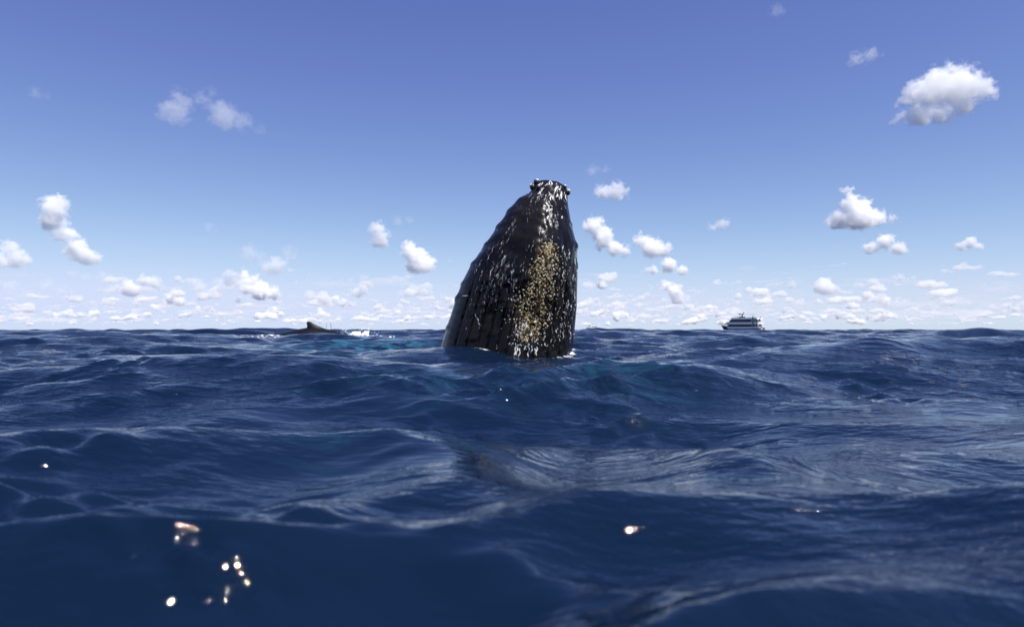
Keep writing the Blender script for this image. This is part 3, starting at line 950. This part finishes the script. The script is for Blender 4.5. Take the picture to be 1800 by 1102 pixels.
CL = [
 ([(1690,148,30),(1652,152,30),(1620,163,22),(1722,158,20),(1592,180,12),(1620,203,20),(1580,207,11),(1655,201,18),(1692,187,19),(1676,122,13),(1742,162,10)], 2.8, "largest bright cumulus, ragged, high above the passenger boat"),
 ([(1505,104,13),(1528,98,13),(1547,93,5)], 1.3, "small hazy puff above and left of the largest cumulus"),
 ([(298,195,25),(325,184,21),(352,176,16),(374,167,12)], 0.8, "thin veil of cloud high in the empty left sky"),
 ([(395,205,25),(425,214,17),(386,190,14),(452,228,10)], 0.8, "faint pale wisp trailing beside the thin high veil"),
 ([(100,366,20),(96,388,17),(114,410,17),(130,435,18),(146,450,17),(166,456,10)], 4, "tall leaning column of white cumulus over open water"),
 ([(12,436,13),(25,455,17),(4,460,14)], 2.5, "rounded grey-white cumulus beyond the tall leaning column"),
 ([(665,404,13),(668,421,16)], 3, "soft round puff above the bright tilted cloud near the whale"),
 ([(700,390,10),(720,388,8)], 0.6, "faint grey wisp touching the soft round puff"),
 ([(720,440,13),(735,455,18),(752,466,15),(726,470,12)], 5, "bright tilted cumulus beside the whale's sloping side"),
 ([(440,446,16),(462,455,12),(508,445,14),(522,460,9)], 0.9, "grey ragged cloud veil above the brightest low cumulus"),
 ([(486,466,18),(470,472,12)], 2.2, "cream cumulus puff wrapped in a grey ragged veil"),
 ([(435,502,14),(455,512,16),(480,516,12),(428,483,8),(448,489,6)], 6, "brightest low cumulus, flat-based with two small knobs on top"),
 ([(1062,334,14),(1084,340,16)], 2.6, "soft oval cloud just off the whale's chin"),
 ([(1042,300,12),(1064,300,9)], 0.7, "faint streak of cloud above the soft oval one"),
 ([(1045,400,16),(1060,420,17),(1080,436,14),(1100,442,10),(1130,424,13),(1147,436,18),(1166,442,11)], 5, "white L-shaped cumulus beside the whale's straight side"),
 ([(1175,466,12),(1150,474,8),(1200,476,9),(1135,476,5)], 4, "low flat-bottomed cloud under the L-shaped cumulus"),
 ([(1255,400,9),(1270,393,11)], 2, "lone small tilted cloud between the two big right-hand cumulus"),
 ([(1489,338,9),(1494,362,16),(1475,388,16),(1510,384,23),(1545,381,14),(1520,356,10),(1568,383,7)], 5, "pointed cumulus tower shaped like a sail"),
 ([(1555,425,13),(1532,435,11),(1580,438,12)], 4.5, "flat lens-shaped cloud under the pointed tower"),
 ([(1690,432,9),(1708,426,10),(1722,434,7)], 3, "small lens-shaped cloud standing alone beyond the pointed tower"),
 ([(1573,489,6),(1585,488,7)], 2, "tiny cream puff low under the lens-shaped clouds"),
 ([(1170,503,9),(1184,512,12),(1190,525,11)], 5, "low cumulus column left of the passenger boat"),
 ([(1057,488,6),(1058,501,8)], 4, "short upright puff close to the whale's waterline side"),
 ([(250,492,10),(270,497,11)], 2.5, "low double puff over the left sea"),
 ([(300,525,10),(310,515,7),(316,530,9)], 5, "small snow-white ragged cloud low under the double puff"),
 ([(345,498,11),(360,508,12)], 1.8, "cream puff joined to a low grey shelf"),
 ([(385,500,12),(402,506,12)], 1.8, "pale round puff next to the brightest low cumulus"),
 ([(85,503,13),(108,512,11),(125,515,7)], 1.0, "low grey cloud shelf beneath the leaning column"),
 ([(180,487,11),(150,486,9),(128,482,10),(190,488,9)], 0.9, "pair of flat grey clouds beneath the leaning column"),
 ([(205,503,10),(192,508,10)], 1.3, "dull grey puff with cream top beneath the flat pair"),
 ([(20,505,12),(45,516,10),(65,518,8)], 0.9, "flat grey shelf low under the rounded grey-white cumulus"),
 ([(545,520,11),(560,522,8)], 2.2, "soft cream puff right of the brightest low cumulus"),
 ([(628,515,10),(640,508,10)], 2.5, "small cream cloud above the surfacing whale's splash"),
 ([(640,490,9),(618,493,7),(600,493,5)], 1.0, "grey streak lying over the small cream cloud"),
 ([(590,528,8),(602,533,8)], 3.5, "low white cloud above the two thin masts"),
 ([(725,508,10),(742,512,9),(705,515,8)], 1.6, "dull low cloud between the splash and the upright whale"),
 ([(365,398,10),(382,404,6)], 0.35, "barely visible grey smudge in the blue above the low clouds"),
 ([(1368,16,13),(1380,20,7)], 0.35, "barely visible wisp at the very top of the sky"),
 ([(62,163,11),(82,170,8)], 0.3, "barely visible wisp far up in the blue over the leaning column"),
]
for i, (cs, tau, lab) in enumerate(CL):
    cloud(cs, tau, lab, i + 1)

def cloud_bank():
    """hundreds of far small cumuli in a belt above the horizon, too many to count: one object"""
    variants = []
    for s in range(7):
        r0 = np.random.default_rng(100 + s)
        bm = bmesh.new()
        for q in range(7):
            rr_ = r0.uniform(0.35, 0.75)
            x = r0.normal(0, 0.75)
            M = Matrix.Translation((x, r0.normal(0, 0.4), max(0.25, r0.normal(0.45, 0.3) * (1.2 - abs(x) * 0.4)))) @ Matrix.Diagonal((rr_ * 1.1, rr_ * 0.8, rr_ * 0.75, 1))
            bmesh.ops.create_icosphere(bm, subdivisions=2, radius=1, matrix=M)
        me = remesh_bm(bm, "bank", 0.17, 0.28, 1.4, 40 + s)
        me.calc_loop_triangles()
        v = np.array([q.co[:] for q in me.vertices]); f = np.array([t.vertices[:] for t in me.loop_triangles])
        variants.append((v, f)); bpy.data.meshes.remove(me)
    r0 = np.random.default_rng(9)
    groups = {"bright": ([], [], 0), "grey": ([], [], 0)}
    taken = []
    for k in range(2600):
        # distance chosen so that the belt fills from low to high
        py = HORIZON - 7 - abs(r0.normal(0, 1)) * 30
        d = min(70000, max(11000, CLOUD_BASE * F / (HORIZON - py)))
        ang = r0.uniform(-1.0, 1.0)
        if ang < -0.05 and py < 545 and r0.random() < 0.35: continue
        x = d * math.tan(ang * 0.75); z = CLOUD_BASE * r0.uniform(0.75, 1.45) if d < 69000 else (HORIZON - py) * d / F
        size = min(17, 4.6 * math.exp(r0.normal(0, 0.55))) * d / F * (0.65 + 0.6 * (580 - py) / 60)
        g0 = "bright" if r0.random() < 0.55 else "grey"
        if any(abs(x - a) < (size + b) * (2.2 if g0 == 'grey' else 1.2) and abs(d - c) < (size + b) * 1.2 for a, c, b in taken): continue
        taken.append((x, d, size))
        g = g0
        V, Fc, off = groups[g]
        v, f = variants[r0.integers(7)]
        a = r0.uniform(0, 6.28) if g == 'bright' else r0.normal(0, 0.3); ca, sa = math.cos(a), math.sin(a)
        st = r0.uniform(1.5, 3.4) if g == "grey" else r0.uniform(0.7, 1.3)
        sy = 0.5 if g == "grey" else r0.uniform(0.6, 1.0)
        w = np.stack([(v[:, 0] * ca - v[:, 1] * sa) * st * size + x, (v[:, 0] * sa + v[:, 1] * ca) * size + d, v[:, 2] * size * sy + z], 1)
        V.append(w); Fc.append(f + off); groups[g] = (V, Fc, off + len(v))
    for g, tau, lab in (("bright", 2.6, "belt of countless tiny white cumulus above the horizon"), ("grey", 0.5, "belt of countless thin grey cloud shreds above the horizon")):
        V, Fc, off = groups[g]
        me = mesh_np("cloud_belt", np.vstack(V), np.vstack(Fc))
        o = obj("cloud_belt", me, cloud_mat("belt_vapour", tau / 500.0))
        tag(o, lab, "clouds", kind="stuff")
cloud_bank()
